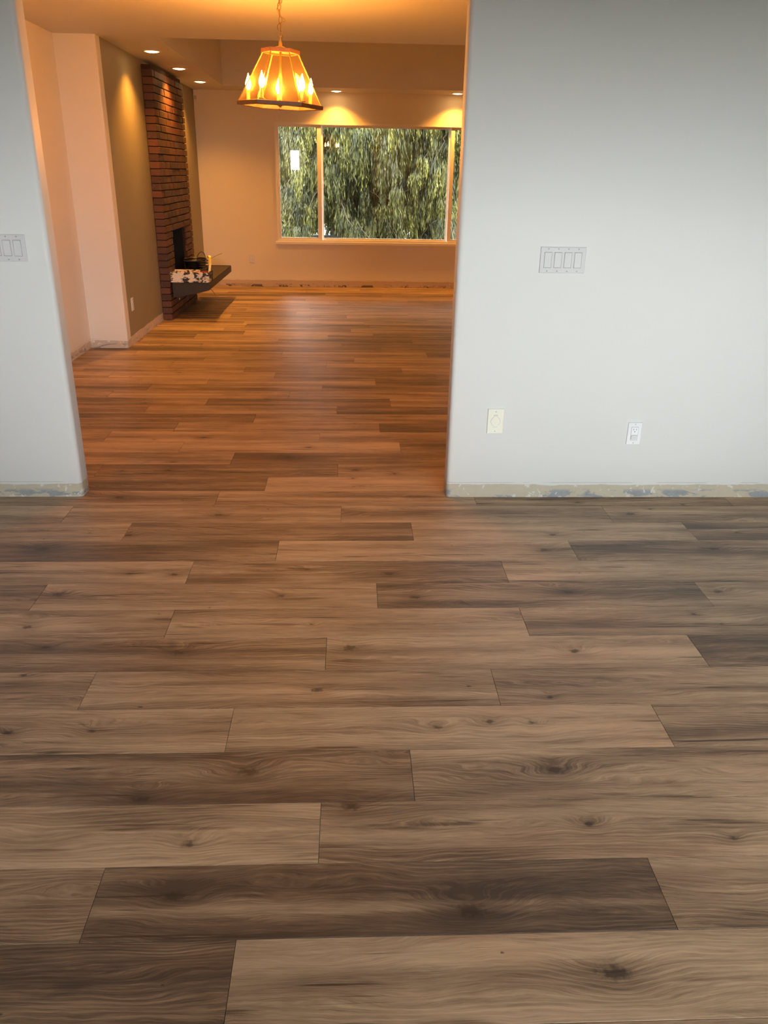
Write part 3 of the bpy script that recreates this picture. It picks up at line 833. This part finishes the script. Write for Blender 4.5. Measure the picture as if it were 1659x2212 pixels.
obj('bottom_ring', hexring(RB, RB-.035, -.010, .012), 'wood_ring', ch)
obj('top_ring', hexring(RT+.006, RT-.012, TZ-.008, TZ+.014), 'wood_ring', ch)
bm = bmesh.new(); prism(bm, [hexpt(RT-.010, k)[:2] for k in range(6)], TZ+.001, TZ+.006); obj('top_plate', bm, 'wood_ring', ch)
for k in range(6):
    bm = bmesh.new(); p, q = hexpt(RB-.012, k, .012), hexpt(RT-.003, k, TZ-.006)
    tube(bm, [p, q], .0042, 6); obj('strut', bm, 'brass', ch)
    bm = bmesh.new()
    a, b = hexpt(RB-.016, k, .013), hexpt(RB-.016, k+1, .013); c, d = hexpt(RT-.006, k+1, TZ-.008), hexpt(RT-.006, k, TZ-.008)
    nrm = (b-a).cross(d-a).normalized()*.0015
    vs = [bm.verts.new(x) for x in (a, b, c, d, a+nrm, b+nrm, c+nrm, d+nrm)]
    for f in ((3, 2, 1, 0), (4, 5, 6, 7), (0, 1, 5, 4), (1, 2, 6, 5), (2, 3, 7, 6), (3, 0, 4, 7)): bm.faces.new([vs[j] for j in f])
    obj('glass_pane', bm, 'shade_glass', ch)
bm = bmesh.new(); lathe(bm, [(0, -.028), (.007, -.024), (.009, -.016), (.005, -.010), (.012, -.002), (.03, .004), (.032, .016), (.012, .022), (.009, .05), (.012, .15), (.007, .2), (.007, TZ+.002), (0, TZ+.002)], 16)
obj('stem', bm, 'brass', ch, True)
bm = bmesh.new(); lathe(bm, [(.05, TZ+.006), (.046, TZ+.014), (.03, TZ+.026), (.012, TZ+.032), (.009, TZ+.075), (.013, TZ+.080), (0, TZ+.085)], 20)
obj('cap', bm, 'brass', ch, True)
RBU = .200
for k in range(5):
    a = -pi/2 + radians(36) + k*2*pi/5 + radians(8)
    px, py = RBU*cos(a), RBU*sin(a)
    bm = bmesh.new(); tube(bm, [(.02*cos(a), .02*sin(a), .010), (.09*cos(a), .09*sin(a), .004), (.15*cos(a), .15*sin(a), .006), (px, py, .020)], .004, 6)
    obj('arm', bm, 'brass', ch, True)
    bm = bmesh.new(); lathe(bm, [(0, .014), (.02, .016), (.022, .022), (.011, .026), (.0105, .075), (.008, .078), (0, .078)], 14, (px, py, 0))
    cd = obj('candle', bm, 'sleeve', ch, True)
    bm = bmesh.new(); lathe(bm, [(0, 0), (.008, .002), (.0145, .014), (.0165, .028), (.0145, .044), (.009, .060), (.004, .074), (.001, .086), (0, .088)], 16, (px, py, .078))
    obj('bulb', bm, 'bulb', cd, True)
# chain and cord up to the ceiling
top = zc(CYY) - 1.885
zz = TZ + .078; i = 0
def link_bm(tw, z, cx=0., sc=1.0):
    bm = bmesh.new(); pts = []
    for k in range(21):
        t = 2*pi*k/20
        lx, lz = .0095*sc*cos(t), .021*sc*sin(t)
        pts.append((cx + lx*cos(tw), lx*sin(tw), z + .019 + lz))
    tube(bm, pts, .0031, 6, caps=False); return bm
while zz < top - .03:
    obj('chain_link', link_bm(.35 + (i % 2)*pi/2, zz, .003*sin(i*1.3) - .05*(zz-TZ-.078)*1.0), 'brass', ch, True); zz += .034; i += 1
bm = bmesh.new()
pts = []
for k in range(80):
    s = k/79; z = TZ+.08 + s*(top-TZ-.09)
    bulge = .016 + (.02*math.exp(-((s-.33)/.07)**2))
    pts.append((bulge*cos(s*17) - .05*(z-TZ-.078), bulge*sin(s*17)*.6, z))
tube(bm, pts, .0024, 6); obj('cord', bm, 'brass', ch, True)
bm = bmesh.new(); lathe(bm, [(0, top-.034), (.012, top-.032), (.03, top-.022), (.058, top-.006), (.06, top+.006), (0, top+.008)], 24, (-.012, 0, 0)); obj('canopy', bm, 'brass', ch, True)

# ---------------------------------------------------------------- outdoors
bm = bmesh.new(); box(bm, XL-.6, XR+.6, -3.3, YB-.14, 2.26, 2.44); struct('added_eave_rear', bm, 'concrete_out')  # added overhang, blocks high sky from the rear windows
bm = bmesh.new(); box(bm, -3, FX1+.6, YW+.16, YW+1.0, 2.36, 2.5); struct('added_eave_front', bm, 'concrete_out')  # added unseen eave, cuts sky light into the far window
bm = bmesh.new(); box(bm, XL-.6, XR+.6, -4.2, YB-.145, -.3, -.12); struct('added_deck_rear', bm, 'dark_stone')  # added unseen deck, kept dark to limit light bounced indoors
bm = bmesh.new(); box(bm, -40, 40, -40, 60, -.95, -.75)
g_ = struct('ground', bm, 'grass'); 
def bez(p0, p1, p2, n):
    return [p0*(1-t)**2 + p1*2*t*(1-t) + p2*t*t for t in [i/(n-1) for i in range(n)]]
random.seed(21)
def frond_verts(V, Fc, tips, base, length, n, spread, sz, nleaf=20):
    """one hanging plume: a few drooping strands thick with short scaly sprays"""
    ang = random.uniform(0, 2*pi); bright = random.choice((.15, .35, .6, .8, 1.0))
    for i in range(n):
        a = ang + random.gauss(0, 1.2); out = random.uniform(.1, 1)*spread
        L = length*random.uniform(.5, 1.0)
        st = base + Vector((random.gauss(0, .03), random.gauss(0, .03), random.uniform(-.12, .04)*length))
        mid = st + Vector((cos(a)*out*1.2, sin(a)*out*1.2, .05*L)); end = st + Vector((cos(a)*out, sin(a)*out, -L))
        def at(t): return st*(1-t)**2 + mid*2*t*(1-t) + end*t*t
        side = Vector((-sin(a), cos(a), 0))*sz*.5; pr = None
        for t in (0, .5, 1):
            p = at(t); V.append(p - side*(1-.8*t)); V.append(p + side*(1-.8*t)); tips += [bright*t*.6]*2
            if pr is not None: Fc.append((pr, pr+1, len(V)-1, len(V)-2))
            pr = len(V)-2
        for j in range(nleaf):
            t = random.uniform(.02, 1.0); p = at(t)
            aa = random.uniform(0, 2*pi); l2 = length*.22*random.uniform(.5, 1.3)*(1.15-.5*t)
            q = p + Vector((cos(aa)*l2*.36, sin(aa)*l2*.36, -l2*random.uniform(.7, 1.2)))
            s2 = Vector((-sin(aa), cos(aa), random.uniform(-.5, .5)))*sz*random.uniform(.7, 1.3)
            mm = p*.45 + q*.55
            k0 = len(V); V += [p, mm - s2, q, mm + s2]; tips += [bright*t*.5, bright*(.3+.5*t), bright*(.5+.5*t), bright*(.3+.5*t)]
            Fc.append((k0, k0+1, k0+2, k0+3))
def stuff_mesh(name, V, Fc, tips, mat, parent, org):
    me = bpy.data.meshes.new(name); me.from_pydata([v - org for v in V], [], Fc)
    at = me.attributes.new('tipness', 'FLOAT', 'POINT'); at.data.foreach_set('value', tips)
    me.materials.append(M[mat]); o = bpy.data.objects.new(name, me); C.objects.link(o); o.parent = parent; o['kind'] = 'stuff'
    return o
def weeping_tree(loc, label, mat, height, nb, reach, dens, sz, flen, zmin=.0):
    org = Vector(loc); t = empty('weeping_cypress', loc, label, 'tree', None)
    bm = bmesh.new(); pts = [Vector((.05*sin(i*.9), .04*cos(i*1.3), i*height/9)) for i in range(10)]
    tube(bm, pts, [.17-.016*i for i in range(10)], 12); obj('trunk', bm, 'bark', t, True)
    V, Fc, tips = [], [], []
    for b in range(nb):
        z0 = random.uniform(.25, .98)*height; a = random.uniform(0, 2*pi); R = reach*random.uniform(.5, 1)*(1.15-.55*z0/height)
        p0 = Vector((0, 0, z0)); p1 = Vector((cos(a)*R*.5, sin(a)*R*.5, z0+.35)); p2 = Vector((cos(a)*R, sin(a)*R, z0-.35*R))
        pts = bez(p0, p1, p2, 9)
        for p in pts[1:]: p += Vector((random.gauss(0, .03),)*3)
        bm = bmesh.new(); tube(bm, pts, [.017-.0017*i for i in range(9)], 5); obj('branch', bm, 'twig', t, True)
        for p in pts[2:]:
            if p.z + loc[2] < zmin: continue
            for _ in range(dens): frond_verts(V, Fc, tips, org + p + Vector((random.gauss(0, .10), random.gauss(0, .10), 0)), flen*random.uniform(.55, 1.25), 6 if mat == 'leaf' else 4, .10, sz, 20 if mat == 'leaf' else 13)
    stuff_mesh('foliage', V, Fc, tips, mat, t, org)
    return t
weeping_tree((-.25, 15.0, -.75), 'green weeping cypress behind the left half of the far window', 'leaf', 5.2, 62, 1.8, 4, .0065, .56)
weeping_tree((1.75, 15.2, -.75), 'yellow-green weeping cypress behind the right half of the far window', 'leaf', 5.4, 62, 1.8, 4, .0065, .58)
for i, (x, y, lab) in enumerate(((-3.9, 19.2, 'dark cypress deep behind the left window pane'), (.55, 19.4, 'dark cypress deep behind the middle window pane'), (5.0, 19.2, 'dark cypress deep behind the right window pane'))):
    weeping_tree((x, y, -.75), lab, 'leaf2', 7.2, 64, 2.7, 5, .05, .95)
bm = rbox(-.75, .25, 14.2, 14.5, -.75, .50, .02); tag(obj('planter_wall', bm, 'soot'), 'low dark grey block outside the lower left of the window', 'wall')

hg = empty('added_hedge', (-3.6, -6.3, -.75), 'added dark green hedge outside the rear left window, cuts its reflection', 'hedge')  # added hedge, ends the bright sky reflected in the far pane
V, Fc, tips = [], [], []
for i in range(9000):
    p = Vector((random.uniform(-6, -1.2), random.uniform(-6.7, -5.9), random.uniform(-.7, 1.5)))
    if random.random() < .6: p.y = -5.9 + random.gauss(0, .05)
    a = random.uniform(0, 2*pi); u = Vector((cos(a), sin(a)*.4, random.uniform(-.6, .6)))*.05; w = Vector((random.uniform(-.4, .4), .3, 1))*.03
    k0 = len(V); V += [p-u, p-w, p+u, p+w]; tips += [0, .4, .8, .4]; Fc.append((k0, k0+1, k0+2, k0+3))
stuff_mesh('foliage', V, Fc, tips, 'leaf2', hg, Vector((-3.6, -6.3, -.75)))
bm = bmesh.new(); box(bm, -6, -1.2, -6.6, -5.98, -.75, 1.42); bmesh.ops.translate(bm, verts=bm.verts[:], vec=(3.6, 6.3, .75)); obj('hedge_core', bm, 'leaf2', hg)

def added_bare_tree(loc, label, seed, h):  # unseen trees, added for the reflection in the far window
    random.seed(seed); t = empty('added_bare_tree', loc, label, 'tree', 'added bare trees behind the near room')
    bm = bmesh.new(); tw = bmesh.new()
    def grow(b, p, d, L, r, dep):
        pts = [p]; q = p.copy(); dd = d.copy()
        for i in range(4):
            dd = (dd + Vector([random.gauss(0, .12) for _ in range(3)])).normalized(); q = q + dd*L/4; pts.append(q.copy())
        tube(b, pts, [r*(1-.12*i) for i in range(5)], 5 if dep else 8, False)
        if dep < 5:
            for k in range(3 if dep < 4 else 4):
                nd = (dd*.8 + Vector([random.gauss(0, .5) for _ in range(3)]) + Vector((0, 0, .2))).normalized()
                grow(tw if dep >= 1 else b, pts[random.choice((2, 3, 4))], nd, L*.72, r*.55, dep+1)
    grow(bm, Vector((0, 0, 0)), Vector((0, 0, 1)), h, .13, 0)
    obj('trunk', bm, 'greybark', t, True)
    o = obj('twigs', tw, 'greybark', t); o['kind'] = 'stuff'
added_bare_tree((-2.6, -10.5, -.75), 'added bare branched tree outside the rear left window', 5, 2.3)
added_bare_tree((-9.5, -11.5, -.75), 'added taller bare tree farther left outside the rear window', 9, 2.6)
